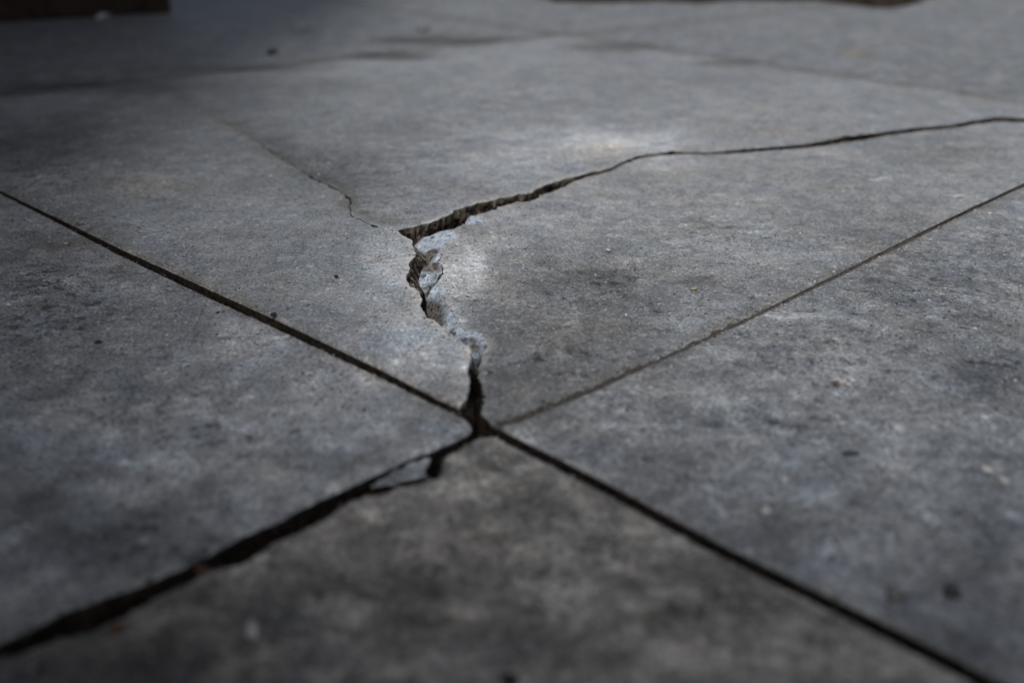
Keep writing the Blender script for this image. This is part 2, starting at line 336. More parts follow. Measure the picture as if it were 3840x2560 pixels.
OUTLINE = {}
def slab(name, edges, zf, parent, thick=.085, dense=True, label=None, tint=1.0, wtint=0.0, mott=1.0):
    """edges: list of (points, crack 0/1, round width, round drop, wall roughness); counter-clockwise or not"""
    B, CR, RW, RD, WR = [], [], [], [], []
    for P, cr, rw, rd, wr in edges:
        cra = np.broadcast_to(np.asarray(cr, float), (len(P),))
        rda = np.broadcast_to(np.asarray(rd, float), (len(P),))
        for p, cr, rd in zip(P[:-1], cra[:-1], rda[:-1]):
            if B and np.linalg.norm(p - B[-1]) < 3e-4: continue
            B.append(p); CR.append(cr); RW.append(rw); RD.append(rd); WR.append(wr)
    B = np.array(B); CR, RW, RD, WR = map(np.array, (CR, RW, RD, WR))
    area = .5 * np.sum(B[:, 0] * np.roll(B[:, 1], -1) - np.roll(B[:, 0], -1) * B[:, 1])
    if area < 0: B = B[::-1]; CR, RW, RD, WR = CR[::-1], RW[::-1], RD[::-1], WR[::-1]
    T = np.roll(B, -1, 0) - np.roll(B, 1, 0); T /= np.linalg.norm(T, axis=1, keepdims=True) + 1e-12
    NI = np.stack([-T[:, 1], T[:, 0]], 1)           # inward
    kd = KDTree(len(B))
    for i, p in enumerate(B): kd.insert((p[0], p[1], 0), i)
    kd.balance()
    extra = [B + NI * (RW * f)[:, None] for f in (.3, .65, 1.05, 1.8)]
    Q = np.concatenate(extra + [PC]) if dense else np.concatenate(extra)
    Q = Q[inside(B, Q)]
    keep = []
    for q in Q:
        _, i, d = kd.find((q[0], q[1], 0)); keep.append(d > .22 * RW[i])
    Q = Q[np.array(keep, bool)]
    pts = [Vector(p) for p in B] + [Vector(p) for p in Q]; nb = len(B)
    v2, e2, f2, ov, _, _ = delaunay_2d_cdt(pts, [(i, (i + 1) % nb) for i in range(nb)], [], 1, 1e-7)
    V = np.array([(v[0], v[1]) for v in v2])
    idx = {}
    for k, o in enumerate(ov):
        for oo in o:
            if oo < nb: idx[oo] = k
    Z = np.zeros(len(V)); rim = np.zeros(len(V))
    for k, p in enumerate(V):
        z = zf(p[0], p[1]) + .0011 * fbm(p[0] * 4, p[1] * 4, 1.7, 3) - .0006
        _, i, d = kd.find((p[0], p[1], 0)); w = RW[i]
        if d < w: z -= RD[i] * (1 - d / w) ** 2
        if CR[i] > .3: rim[k] = CR[i] * max(0., min(1, 1.2 * math.exp(-(d / .007) ** 1.3)) * (.75 + 1.3 * fbm(p[0] * 60, p[1] * 60, 2.2, 3)))
        Z[k] = z
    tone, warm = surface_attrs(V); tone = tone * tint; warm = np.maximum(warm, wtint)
    verts = [(p[0], p[1], z) for p, z in zip(V, Z)]; faces = [tuple(f) for f in f2]; mi = [0] * len(faces)
    pales = [0.0] * len(verts); rims = list(np.clip(rim, 0, 1)); grimes = list(grime_attr(V)); tones = list(tone); warms = list(warm)
    ring = [idx.get(i) for i in range(nb)]
    ok = [i for i in range(nb) if ring[i] is not None]; prev = [ring[i] for i in ok]
    for dep in (.0025, .006, .010, .015, .021, .029, .040, thick):
        cur = []
        for i in ok:
            p = B[i]; w = WR[i] * min(1, dep / .012)
            rec = w * (.45 + .9 * fbm(p[0] * 45, p[1] * 45, dep * 45, 4))
            rec = max(rec, 0.0) + dep * .06 * (1 if WR[i] > .001 else 0)
            q = p + NI[i] * rec; z0 = zf(p[0], p[1]) - RD[i] - dep
            cur.append(len(verts)); verts.append((q[0], q[1], z0))
            rims.append(max(0, min(1, (1.25 - dep / .006) * (.7 + 1.3 * fbm(p[0] * 80, p[1] * 80, 4, 3)))) * CR[i])
            tones.append(1); warms.append(0); grimes.append(0.0); pales.append(float(CR[i]))
        for a in range(len(ok)):
            b_ = (a + 1) % len(ok); faces.append((prev[a], cur[a], cur[b_], prev[b_])); mi.append(1)
        prev = cur
    me = bpy.data.meshes.new(name); me.from_pydata(verts, [], faces)
    for nm, vals in (('tone', tones), ('rim', rims), ('warm', warms), ('pale', pales), ('grime', grimes), ('mott', [mott] * len(verts))):
        at = me.attributes.new(nm, 'FLOAT', 'POINT'); at.data.foreach_set('value', np.array(vals, dtype=np.float32))
    me.polygons.foreach_set('material_index', mi); me.polygons.foreach_set('use_smooth', [m_ == 0 for m_ in mi])
    o = link(name, me, [CONC, BROK], parent)
    bm = bmesh.new(); bm.from_mesh(me); bmesh.ops.recalc_face_normals(bm, faces=bm.faces)
    top = max(bm.faces, key=lambda f: f.calc_area())
    if top.normal.z < 0: bmesh.ops.reverse_faces(bm, faces=bm.faces)
    bm.to_mesh(me); bm.free()
    OUTLINE[o.name] = B
    if label: o['label'] = label
    return o

# ------------------------------------------------------------------ ground and pavement
def sheet(name, x0, x1, y0, y1, nx, ny, zf, mat, parent=None):
    vs = [(x0 + (x1 - x0) * i / nx, y0 + (y1 - y0) * j / ny) for j in range(ny + 1) for i in range(nx + 1)]
    fs = [(j * (nx + 1) + i, j * (nx + 1) + i + 1, (j + 1) * (nx + 1) + i + 1, (j + 1) * (nx + 1) + i) for j in range(ny) for i in range(nx)]
    me = bpy.data.meshes.new(name); me.from_pydata([(x, y, zf(x, y)) for x, y in vs], [], fs)
    me.polygons.foreach_set('use_smooth', [True] * len(fs)); return link(name, me, mat, parent)
ground = tag(sheet('ground', -120, 120, -120, 120, 2, 2, lambda x, y: -.12, SOIL), kind='structure')
pave = sheet('pavement', -9, 9, -6, 12, 8, 8, lambda x, y: -.088, SOIL); tag(pave, 'grey concrete pavement of square slabs, cracked in the middle', kind='structure')

def line(pts, step, amp, freq, seed, zf=None, grow=0.0):
    P = resample(Gs(pts, zf), step)
    if not grow: return rough(P, amp, freq, seed)
    k = np.clip(P[:, 1] / 1.25, 1, 3) ** grow; return P + (rough(P, amp, freq, seed) - P) * k[:, None]
jaw = resample(Gs(JA), .006); jaw = rough(jaw, .0006, 40, 1.0)
jag = np.interp(np.linspace(0, 1, len(jaw)), [0, .6, 1], [.0034, .0028, .0022])
ja_up = offset(jaw, jag); ja_lo = offset(jaw, -jag)
# order travelled from far left to the crossing: left of travel is the away side
jbw = rough(resample(Gs(JB), .006), .0006, 40, 2.0)
jbg = np.interp(np.linspace(0, 1, len(jbw)), [0, .15, .4, 1], [.0016, .0030, .0044, .0050])
jb_up = offset(jbw, jbg); jb_lo = offset(jbw, -jbg)
jrw = rough(resample(Gs(JAR), .006), .0005, 40, 3.0)
jr_up = offset(jrw, .0064); jr_lo = offset(jrw, -.0064)

le = line(LE, .0015, .0017, 110, 4.0, heave)
hair_l = line(HAIR, .0035, .0022, 55, 5.0, heave)
hgap = np.interp(np.arange(len(hair_l)) / (len(hair_l) - 1), [0, .4, .6, .8, 1], [.00004, .00010, .0007, .0014, .0011]); hdrop = np.interp(np.arange(len(hair_l)) / (len(hair_l) - 1), [0, .4, .7, 1], [0, .00005, .0005, .0008])
for k, p in enumerate(hair_l):                       # small broken-out notches along the hairline
    v = noise.noise((p[0] * 70, p[1] * 70, 9.0)); hgap[k] *= max(.25, min(1, .7 + 1.6 * noise.noise((p[0] * 38, p[1] * 38, 3.0)))) * (1 + max(0, v - .1) * 4.0)
for k, p in enumerate(hair_l): hgap[k] += .0028 * math.exp(-np.sum((p - G(1406, 846, .011)) ** 2) / .007 ** 2) * (1 + noise.noise((p[0] * 300, p[1] * 300, 0)))
hl, hr = offset(hair_l, -hgap), offset(hair_l, hgap)
cup = line(CUP, .0022, .0024, 75, 6.0, heave, 1.5)
cup = cup + np.array([0, 1.0]) * np.interp(cup[:, 0], [.1, .25, .7], [0, .004, .010])[:, None]
clo = line(CLO, .0022, .0022, 75, 7.0, sunk, 1.5)
reu = line(RE_UP, .0016, .0015, 120, 8.0, sunk)
jfar = .004
hb = G(560, 302)
def straight(a, b, step=.02, seed=0.0): return rough(resample(np.array([a, b]), step), .0006, 25, seed)
# the away side of the two far joints
lA_in = lA + (fX - lA) * .003
def fade(P):                                        # fresh pale edges only near the wide part of the crack
    return np.interp(np.asarray(P)[:, 0], [-.05, .02, .2, .8], [1, .85, .45, .25]) * np.where(np.asarray(P)[:, 1] < .86, .3, 1)
left_piece = slab('slab_piece', [
    (ja_up[::-1][1:], 0, .0050, .0035, .0005), (straight(ja_up[0], hl[0]), 0, .003, .002, .0005), (hl, 0, .0012, hdrop, .0008),
    (np.vstack([le, ja_up[-1:]]), 1, .0014, .0008, .0045)], heave, pave, label='raised left piece of the broken slab', tint=1.05, mott=.3)
top_piece = slab('slab_piece', [
    (hr, 0, .0012, hdrop, .0008), (cup, .55 * fade(cup), .0014, .0008, .006),
    (straight(cup[-1], fX), 0, .004, .002, .0005), (straight(fX, hr[0]), 0, .004, .002, .0005)], heave, pave, label='raised far piece of the broken slab', tint=.95, mott=.35)
right_piece = slab('slab_piece', [
    (np.vstack([reu, clo]), .42 * fade(np.vstack([reu, clo])), .0013, .0007, .004), (straight(clo[-1], jb_up[-1]), 0, .004, .002, .0005), (jb_up[::-1], 0, .0045, .0022, .0005), (np.vstack([jb_up[:1], reu[:1]]), 0, .0025, .0015, .001)],
    sunk, pave, label='lower right piece of the broken slab with chipped edge', mott=.35, wtint=.05)
lsl = line(LSLAB_LOW, .005, .0022, 45, 9.0, lslab)
left_slab = slab('concrete_slab', [
    (ja_lo, 0, .0050, .0030, .0005), (np.vstack([ja_lo[-1:], lsl]), 0, .0045, .0030, .002),
    (straight(lsl[-1], lat(0, -1)), 0, .004, .003, .0005), (straight(lat(0, -1), lat(1, -1), .05), 0, .004, .003, .0005), (straight(lat(1, -1), ja_lo[0], .05), 0, .004, .003, .0005)], lslab, pave, mott=.6, tint=1.15)
right_slab = slab('concrete_slab', [
    (jb_lo, 0, .0045, .0022, .0005), (straight(jb_lo[-1], lat(-1, 1), .05), 0, .004, .003, .0005), (straight(lat(-1, 1), lat(-1, 0), .05), 0, .004, .003, .0005),
    (straight(lat(-1, 0), jr_up[-1], .05), 0, .004, .003, .0005), (jr_up[::-1], 0, .0045, .0030, .0006), (np.vstack([jr_up[:1], jb_lo[:1]]), 0, .004, .003, .0006)], flat, pave, mott=.65)
nup = line(NEAR_UP, .004, .0042, 48, 10.0, flat)
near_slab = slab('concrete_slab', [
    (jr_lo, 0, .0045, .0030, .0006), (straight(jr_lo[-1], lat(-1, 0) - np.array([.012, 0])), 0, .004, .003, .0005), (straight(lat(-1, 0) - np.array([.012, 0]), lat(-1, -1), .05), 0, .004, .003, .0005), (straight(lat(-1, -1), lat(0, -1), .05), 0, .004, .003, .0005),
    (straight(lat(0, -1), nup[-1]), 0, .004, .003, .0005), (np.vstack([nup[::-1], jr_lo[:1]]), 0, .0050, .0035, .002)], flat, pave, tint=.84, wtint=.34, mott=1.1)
sliver = line(SLIVER + SLIVER[:1], .002, .0034, 85, 11.0, flat)
slab('slab_sliver', [(sliver, 0, .002, .0012, .001)], lambda x, y: -.004 + .05 * (x + .12) - .08 * (y - .66), pave, thick=.05, tint=1.2, label='thin sliver broken off between two slabs')
# slabs beyond the far joints and out to the sides
g = .003
for i in range(-2, 4):
    for j in range(-2, 4):
        if (i, j) in ((0, 0), (-1, 0), (0, -1), (-1, -1)): continue
        q = np.array([lat(i, j), lat(i + 1, j), lat(i + 1, j + 1), lat(i, j + 1)]); cc = q.mean(0)
        if cc[1] < -1.6 or abs(cc[0]) > 4.6 or cc[1] > 7.2: continue
        q = q + (cc - q) / np.linalg.norm(cc - q, axis=1, keepdims=True) * g * 1.6
        dz = rng.uniform(-.002, .002)
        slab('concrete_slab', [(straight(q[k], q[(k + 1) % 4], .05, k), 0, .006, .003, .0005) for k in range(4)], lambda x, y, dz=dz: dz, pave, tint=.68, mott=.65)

# ------------------------------------------------------------------ dirt lying in the joints and the crack
def strip(name, P, half, zs, mat, seed):
    P = np.asarray(P); Nn = normals2(P); vs, fs = [], []
    zs = np.interp(np.linspace(0, 1, len(P)), np.linspace(0, 1, len(zs)), zs); m = 4
    for k, p in enumerate(P):
        for s in range(m + 1):
            t = s / m * 2 - 1; q = p + Nn[k] * half * t
            vs.append((q[0], q[1], zs[k] + .0016 * fbm(q[0] * 90, q[1] * 90, seed, 3) - .001 * (1 - t * t)))
    for k in range(len(P) - 1):
        for s in range(m): a = k * (m + 1) + s; fs.append((a, a + 1, a + m + 2, a + m + 1))
    me = bpy.data.meshes.new(name); me.from_pydata(vs, [], fs); me.polygons.foreach_set('use_smooth', [True] * len(fs))
    return tag(link(name, me, mat, pave), kind='stuff')
strip('joint_dirt', jaw, .0042, [-.006, -.006, -.006, -.007], GRITDARK, 1)
strip('joint_dirt', jbw, .0056, [-.0016, -.0028, -.0045, -.007, -.008, -.009, -.009], GRITMID, 2)
strip('joint_dirt', jrw, .0080, [-.030, -.030], BLACKDIRT, 3)
strip('joint_dirt', resample(np.array([lA, fX]), .03), .011, [-.006], SOIL, 4)
strip('joint_dirt', resample(np.array([rB, fX]), .03), .011, [-.006], SOIL, 5)
mid = lsl[::3][1:]
strip('joint_dirt', offset(mid, -.014), .022, [-.030, -.026, -.022, -.020], BLACKDIRT, 6)
cr = sheet('crack_soil', -.35, 1.35, .7, 2.1, 150, 120, lambda x, y: -.040 + .010 * fbm(x * 30, y * 30, 2.0, 4), SOIL, pave); tag(cr, kind='stuff')

# ------------------------------------------------------------------ broken surfaces in the crack
def shard(name, bound, inner, parent=None, amp=.0012, skirt=.030, step=.0019, dirt=None, mats=None, base_dirt=0.0):
    ctrl = []; Bp = []
    for p in bound + [bound[0]]: q = G(*p); Bp.append((q[0], q[1], p[2]))
    Bp = resample(np.array(Bp), step)[:-1]
    for p in bound + inner: q = G(*p); ctrl.append((q[0], q[1], p[2]))
    ctrl = np.vstack([Bp[::4], np.array(ctrl[len(bound):]).reshape(-1, 3)])
    D_ = np.linalg.norm(ctrl[:, None, :2] - ctrl[None, :, :2], axis=2); n_ = len(ctrl)
    A_ = np.zeros((n_ + 3, n_ + 3)); A_[:n_, :n_] = D_ - np.eye(n_) * 2e-4; A_[:n_, n_] = A_[n_, :n_] = 1; A_[:n_, n_ + 1:] = ctrl[:, :2]; A_[n_ + 1:, :n_] = ctrl[:, :2].T
    sol = np.linalg.lstsq(A_, np.concatenate([ctrl[:, 2], [0, 0, 0]]), rcond=None)[0]
    Bxy = Bp[:, :2]; lo, hi = Bxy.min(0), Bxy.max(0)
    gx, gy = np.meshgrid(np.arange(lo[0], hi[0], step * .8), np.arange(lo[1], hi[1], step * .8)); Q = np.stack([gx.ravel(), gy.ravel()], 1)
    Q += rng.uniform(-.3, .3, Q.shape) * step * .8
    Q = Q[inside(Bxy, Q)]
    kd = KDTree(len(Bxy))
    for i, p in enumerate(Bxy): kd.insert((p[0], p[1], 0), i)
    kd.balance(); Q = np.array([q for q in Q if kd.find((q[0], q[1], 0))[2] > step * .45])
    nb = len(Bxy); pts = [Vector(p) for p in Bxy] + [Vector(q) for q in Q]
    v2, _, f2, ov, _, _ = delaunay_2d_cdt(pts, [(i, (i + 1) % nb) for i in range(nb)], [], 1, 1e-7)
    idx = {}
    for k, o in enumerate(ov):
        for oo in o:
            if oo < nb: idx[oo] = k
    verts, dv = [], []
    for v in v2:
        z = float(np.sqrt((ctrl[:, 0] - v[0]) ** 2 + (ctrl[:, 1] - v[1]) ** 2) @ sol[:n_] + sol[n_] + sol[n_ + 1] * v[0] + sol[n_ + 2] * v[1]); e = kd.find((v[0], v[1], 0))[2]
        n1 = 0.0
        for fr, am in ((70, 1.0), (150, .55)):
            pt = noise.voronoi((v[0] * fr, v[1] * fr, 0))[1][0]; hv = noise.cell_vector(pt * 7.3 + Vector((.5, .5, .5)))
            n1 += am * (hv[2] * .6 + hv[0] * (v[0] * fr - pt[0]) * 1.3 + hv[1] * (v[1] * fr - pt[1]) * 1.3)
        z += amp * min(1, e / .003) * (1.1 * fbm(v[0] * 140, v[1] * 140, 6.0, 5) + 1.3 * n1)
        verts.append((v[0], v[1], z)); d = base_dirt
        if dirt:
            for sx, sy, rr, am in dirt:
                g2 = G(sx, sy, z); d += am * math.exp(-(((v[0] - g2[0]) ** 2 + (.6 * (v[1] - g2[1])) ** 2) / rr ** 2) ** 2)
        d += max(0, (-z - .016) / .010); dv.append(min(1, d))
    faces = [tuple(f) for f in f2]; cen = Bxy.mean(0)
    prev = [idx[i] for i in range(nb)]; zb = [verts[k][2] for k in prev]
    for dep in (.003, .008, .016, skirt):
        cur = []
        for i in range(nb):
            p = Bxy[i] + (cen - Bxy[i]) * .02 * dep / .008 * (1 + fbm(Bxy[i][0] * 60, Bxy[i][1] * 60, dep * 60, 3))
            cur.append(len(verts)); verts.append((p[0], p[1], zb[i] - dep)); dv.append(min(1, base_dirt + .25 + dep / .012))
        for a in range(nb): b_ = (a + 1) % nb; faces.append((prev[a], cur[a], cur[b_], prev[b_]))
        prev = cur
    faces.append(tuple(prev))
    me = bpy.data.meshes.new(name); me.from_pydata(verts, [], faces)
    at = me.attributes.new('dirt', 'FLOAT', 'POINT'); at.data.foreach_set('value', np.array(dv, dtype=np.float32))
    bm = bmesh.new(); bm.from_mesh(me); bmesh.ops.recalc_face_normals(bm, faces=bm.faces); bm.to_mesh(me); bm.free()
    return link(name, me, mats or FRAC, parent)
t = -.0014
shard('spalled_face', [(1690,860,t),(1712,880,t),(1714,894,t),(1682,910,t),(1650,928,t),(1634,928,-.005),(1610,938,-.011),(1593,948,-.017),(1572,941,-.019),(1551,918,-.016),(1568,902,-.013),
      (1586,889,-.010),(1610,886,-.007),(1648,869,-.004)], [(1660,890,-.003),(1620,905,-.007),(1590,918,-.011)], right_piece, amp=.0008)
shard('spalled_face', [(1634,1064,t),(1660,1070,t),(1674,1086,t),(1672,1100,t),(1668,1118,t),(1679,1143,t),(1695,1159,t),(1707,1180,t),(1732,1198,t),(1726,1210,t),(1737,1224,t),(1750,1240,t),
      (1782,1247,t),(1808,1254,t),(1813,1270,t),(1830,1293,t),(1810,1320,-.005),(1797,1345,-.012),(1782,1350,-.016),(1764,1326,-.014),(1742,1302,-.012),
      (1712,1284,-.013),(1680,1260,-.015),(1650,1234,-.018),(1618,1208,-.028),(1603,1165,-.028),(1599,1130,-.016),(1598,1115,-.012),(1612,1092,-.004)],
      [(1640,1100,-.003),(1650,1130,-.006),(1628,1150,-.018),(1622,1178,-.026),(1668,1170,-.006),(1690,1205,-.006),(1655,1205,-.011),(1715,1235,-.004),(1740,1262,-.003),(1775,1268,-.0025),(1773,1285,-.005),(1785,1312,-.009),(1800,1290,-.003)],
      right_piece, amp=.0007, dirt=[(1618,1145,.010,.9),(1622,1165,.012,1.0),(1630,1190,.012,1.0),(1645,1108,.003,.9),(1652,1128,.003,.7),(1776,1288,.005,1.0),(1784,1308,.006,1.0),(1770,1272,.004,.8),(1648,1216,.006,.9),(1690,1252,.005,.8),(1728,1280,.005,.8),(1668,1150,.003,.6),(1700,1215,.003,.6)])  # dirt, plus a painted shadow line along the left slab's edge and a dark slit
shard('spalled_face', [(1744,840,t),(1772,838,t),(1816,833,t),(1803,818,t),(1782,806,-.003),(1762,814,-.006),(1750,826,-.006)], [(1780,824,-.003)], right_piece, amp=.0008, step=.0035)
f_small = shard('concrete_fragment', [(1604,942,-.011),(1625,932,-.006),(1646,936,-.003),(1656,955,-.004),(1653,965,-.006),(1640,978,-.007),(1628,985,-.009),(1615,990,-.013),(1600,975,-.015),(1596,958,-.014)],
      [(1628,948,-.006),(1638,960,-.005)], amp=.0007, step=.0017, dirt=[(1624,942,.009,1.0),(1612,955,.009,1.0),(1604,975,.008,1.0)])
tag(f_small, 'small brown-topped concrete fragment wedged beside the large spalled face', 'concrete fragment', 'loose fragments in the crack')
f_main = shard('concrete_fragment', [(1582,1010,-.008),(1600,994,-.006),(1628,984,-.004),(1641,981,-.003),(1654,991,-.002),(1659,1003,-.002),(1658,1022,-.003),(1641,1046,-.007),(1629,1062,-.011),(1610,1085,-.020),
      (1598,1100,-.024),(1572,1090,-.022),(1566,1070,-.019),(1575,1035,-.012)], [(1600,1018,-.004),(1640,1026,-.002),(1610,1040,-.009),(1590,1060,-.014)], amp=.0007, step=.0017,
      dirt=[(1628,998,.016,.85),(1608,1002,.010,.7),(1640,1040,.006,.7),(1618,1075,.007,.9),(1604,1092,.007,.9)])
tag(f_main, 'largest loose concrete fragment, blue-grey, lodged midway in the wide crack', 'concrete fragment', 'loose fragments in the crack')
packed = shard('packed_dirt', [(1560,950,.004),(1545,966,.005),(1530,980,.006),(1532,996,.006),(1528,1020,.006),(1516,1036,.005),(1520,1054,.004),(1534,1072,.003),(1556,1088,.000),(1574,1104,-.008),
      (1592,1100,-.024),(1574,1070,-.022),(1580,1035,-.020),(1590,1005,-.019),(1606,985,-.019),(1596,960,-.020),(1575,945,-.016)], [(1545,1000,-.004),(1545,1045,-.007),(1560,1060,-.013),(1565,980,-.010),(1565,1015,-.012)],
      pave, amp=.0014, skirt=.02, mats=BROK)
tag(packed, kind='stuff')
for _n, _v in (('pale', .85), ('rim', 0.0)):
    at = packed.data.attributes.new(_n, 'FLOAT', 'POINT'); at.data.foreach_set('value', np.full(len(packed.data.vertices), _v, dtype=np.float32))
clod = shard('dirt_clod', [(1752,1488,-.006),(1768,1482,-.008),(1776,1530,-.012),(1780,1575,-.014),(1752,1564,-.008),(1722,1537,-.005)], [(1756,1530,-.007)], amp=.0012, mats=BROK)
at = clod.data.attributes.new('rim', 'FLOAT', 'POINT')
tag(clod, 'brown clod of dirt filling the slab corner beside the crossing', 'dirt')

# ------------------------------------------------------------------ grit and pebbles on the slabs
def pebble(sx, sy, w, h, mat, label, cat='pebble', name='pebble', sub=2, flatness=.6, rot=0.0, zf=flat, seed=0):
    c = G(sx, sy); z = zf(c[0], c[1]); c = G(sx, sy, z + .001); px = math.hypot(c[1], H) / F
    rx = w * px * .5; ry = min(h * px * .5 / max(.25, H / math.hypot(c[1], H)), rx * 3); rz = max(min(rx, ry) * flatness, .0008)
    bm = bmesh.new(); bmesh.ops.create_icosphere(bm, subdivisions=sub, radius=1)
    for v in bm.verts:
        k = 1 + .45 * noise.fractal((v.co + Vector((seed * 3.1, sx * .01, 0))) * 1.1, 1, 2, 3); v.co *= k
        v.co = Vector((v.co.x * rx, v.co.y * ry, max(v.co.z, -.55) * rz))
    me = bpy.data.meshes.new(name); bm.to_mesh(me); bm.free(); me.polygons.foreach_set('use_smooth', [sub > 1] * len(me.polygons))
    o = link(name, me, mat); o.location = (c[0], c[1], z + rz * .45); o.rotation_euler = (0, 0, rot)
    tag(o, label, cat, 'loose grit on the slabs' if cat != 'leaf' else None); return o
PALE = simple_mat('pale_stone', (.36, .36, .36), (.50, .49, .48), 200, .8)
GREY2 = simple_mat('light_grey_stone', (.28, .28, .28), (.40, .40, .39), 200, .85)
GREYD = simple_mat('charcoal_stone', (.03, .03, .032), (.06, .06, .062), 200, .85)
DARK = simple_mat('dark_grit', (.012, .011, .010), (.035, .03, .028), 200, .9)
GREY = simple_mat('grey_stone', (.10, .10, .10), (.18, .18, .175), 200, .85)
OCHRE = simple_mat('ochre_stone', (.11, .075, .045), (.17, .12, .07), 200, .85)
RUST = simple_mat('rust_brown_leaf', (.045, .024, .012), (.085, .045, .022), 60, .8)
YELLOW = simple_mat('yellow_scrap', (.24, .21, .12), (.32, .29, .18), 200, .8)
for a in [
 (387,66,34,40,PALE,'white pebble at the foot of the dark timber wall',0),
 (945,2365,44,70,GREY2,'pale chip lying closest to the camera on the near slab',0),
 (2873,1912,34,34,PALE,'round white pebble in the middle of the right slab',0),
 (2943,1797,30,20,PALE,'small white chip at the head of a pale streak, right slab',0),
 (3698,1760,40,34,PALE,'white pebble near the right edge of the photo',0),
 (3762,1800,42,22,PALE,'elongated white chip beside the rightmost white pebble',0),
 (3566,2218,76,40,GREYD,'black lump of grit near the lower right corner',0),
 (3356,2230,70,46,GREY,'grey smooth stone left of the black lump, lower right',0),
 (1261,1035,16,10,DARK,'tiny dark bit on the raised slab left of the crack',1),
 (817,1172,15,12,DARK,'dark grain just below the long left joint',0),
 (1026,1179,24,11,DARK,'dark flake just above the long left joint',1),
 (369,1284,34,10,DARK,'dark flat flake on the left slab near the edge',0),
 (1024,200,34,30,DARK,'dark pebble beyond the far left joint',0),
 (1588,114,40,28,GREY,'grey pebble beyond the far joint, top centre',0),
 (3138,1437,26,20,OCHRE,'orange-brown grain on the right slab',0),
 (2601,1082,26,6,YELLOW,'small yellow scrap right of the crack',0),
 (2282,937,17,8,GREY2,'small pale flat chip on the lower slab piece, right of the crack',0),
 (3187,1698,70,14,GREYD,'flat dark flake in the upper middle of the right slab',0),
 (1908,2552,60,40,DARK,'black lump cut by the bottom edge of the photo',0)]:
    pebble(*a[:4], a[4], a[5], zf=heave if a[6] else flat, seed=a[0] % 17, rot=(a[1] % 7 - 3) * .1)

for a in [(440,2352,60,30,'brown leaf scrap caught in the near left joint, close to the bottom edge'),(760,2128,50,24,'brown leaf scrap caught in the near left joint, farther from the bottom edge')]:
    pebble(*a[:4], RUST, a[4], 'leaf', 'leaf_scrap', flatness=.12, seed=a[0] % 13)

# coarse sand standing proud of the worn surface
def grains(n_, seed):
    r2 = np.random.default_rng(seed)
    Y = .50 + (2.3 - .50) * r2.beta(1.6, 2.8, n_); X = r2.uniform(-.62, .62, n_) * Y + 0 * Y; Q = np.stack([X, Y], 1)
    Z = np.full(n_, np.nan)
    for o, zf in ((left_piece, heave), (top_piece, heave), (right_piece, sunk), (left_slab, lslab), (right_slab, flat), (near_slab, flat)):
        m_ = inside(OUTLINE[o.name], Q)
        Z[m_] = [zf(q[0], q[1]) + .0011 * fbm(q[0] * 4, q[1] * 4, 1.7, 3) - .0006 for q in Q[m_]]
    kk = ~np.isnan(Z); Q, Z = Q[kk], Z[kk]; n_ = len(Q)
    pat = np.array([fbm(q[0] * 16, q[1] * 16, 7.0, 3) for q in Q]); kk = r2.uniform(0, 1, n_) < .55 + .9 * pat; Q, Z = Q[kk], Z[kk]; n_ = len(Q)
    R0 = np.clip(np.exp(r2.normal(math.log(.00062), .40, n_)), .0003, .0020)
    base = np.array([(1, 0, 0), (.3, .95, 0), (-.8, .6, 0), (-.8, -.6, 0), (.3, -.95, 0), (.1, .1, 1)], float)
    J = base[None] * r2.uniform(.7, 1.25, (n_, 6, 1)); a_ = r2.uniform(0, 6.28, n_); ca, sa = np.cos(a_)[:, None], np.sin(a_)[:, None]
    V = np.stack([(J[:, :, 0] * ca - J[:, :, 1] * sa) * R0[:, None] + Q[:, :1], (J[:, :, 0] * sa + J[:, :, 1] * ca) * R0[:, None] + Q[:, 1:], J[:, :, 2] * R0[:, None] * 1.0 + (Z - .0002)[:, None]], 2).reshape(-1, 3)
    fb = np.array([(0, 1, 5), (1, 2, 5), (2, 3, 5), (3, 4, 5), (4, 0, 5)]); Fc = (fb[None] + 6 * np.arange(n_)[:, None, None]).reshape(-1, 3)
    me = bpy.data.meshes.new('surface_grit'); me.from_pydata(V.tolist(), [], Fc.tolist())
    sh = r2.choice([.025, .06, .12, .24, .45], n_, p=[.36, .20, .18, .18, .08])
    at = me.attributes.new('shade', 'FLOAT', 'POINT'); at.data.foreach_set('value', np.repeat(sh, 6).astype(np.float32)); return me
mg, nt, b_ = mat_new('surface_grit'); ng = N(nt)
ng.l(ng.mix(ng.attr('shade'), (0, 0, 0), (.97, 1.0, 1.04)), b_.inputs['Base Color']); b_.inputs['Roughness'].default_value = .8
tag(link('surface_grit', grains(105000, 5), mg, pave), kind='stuff')

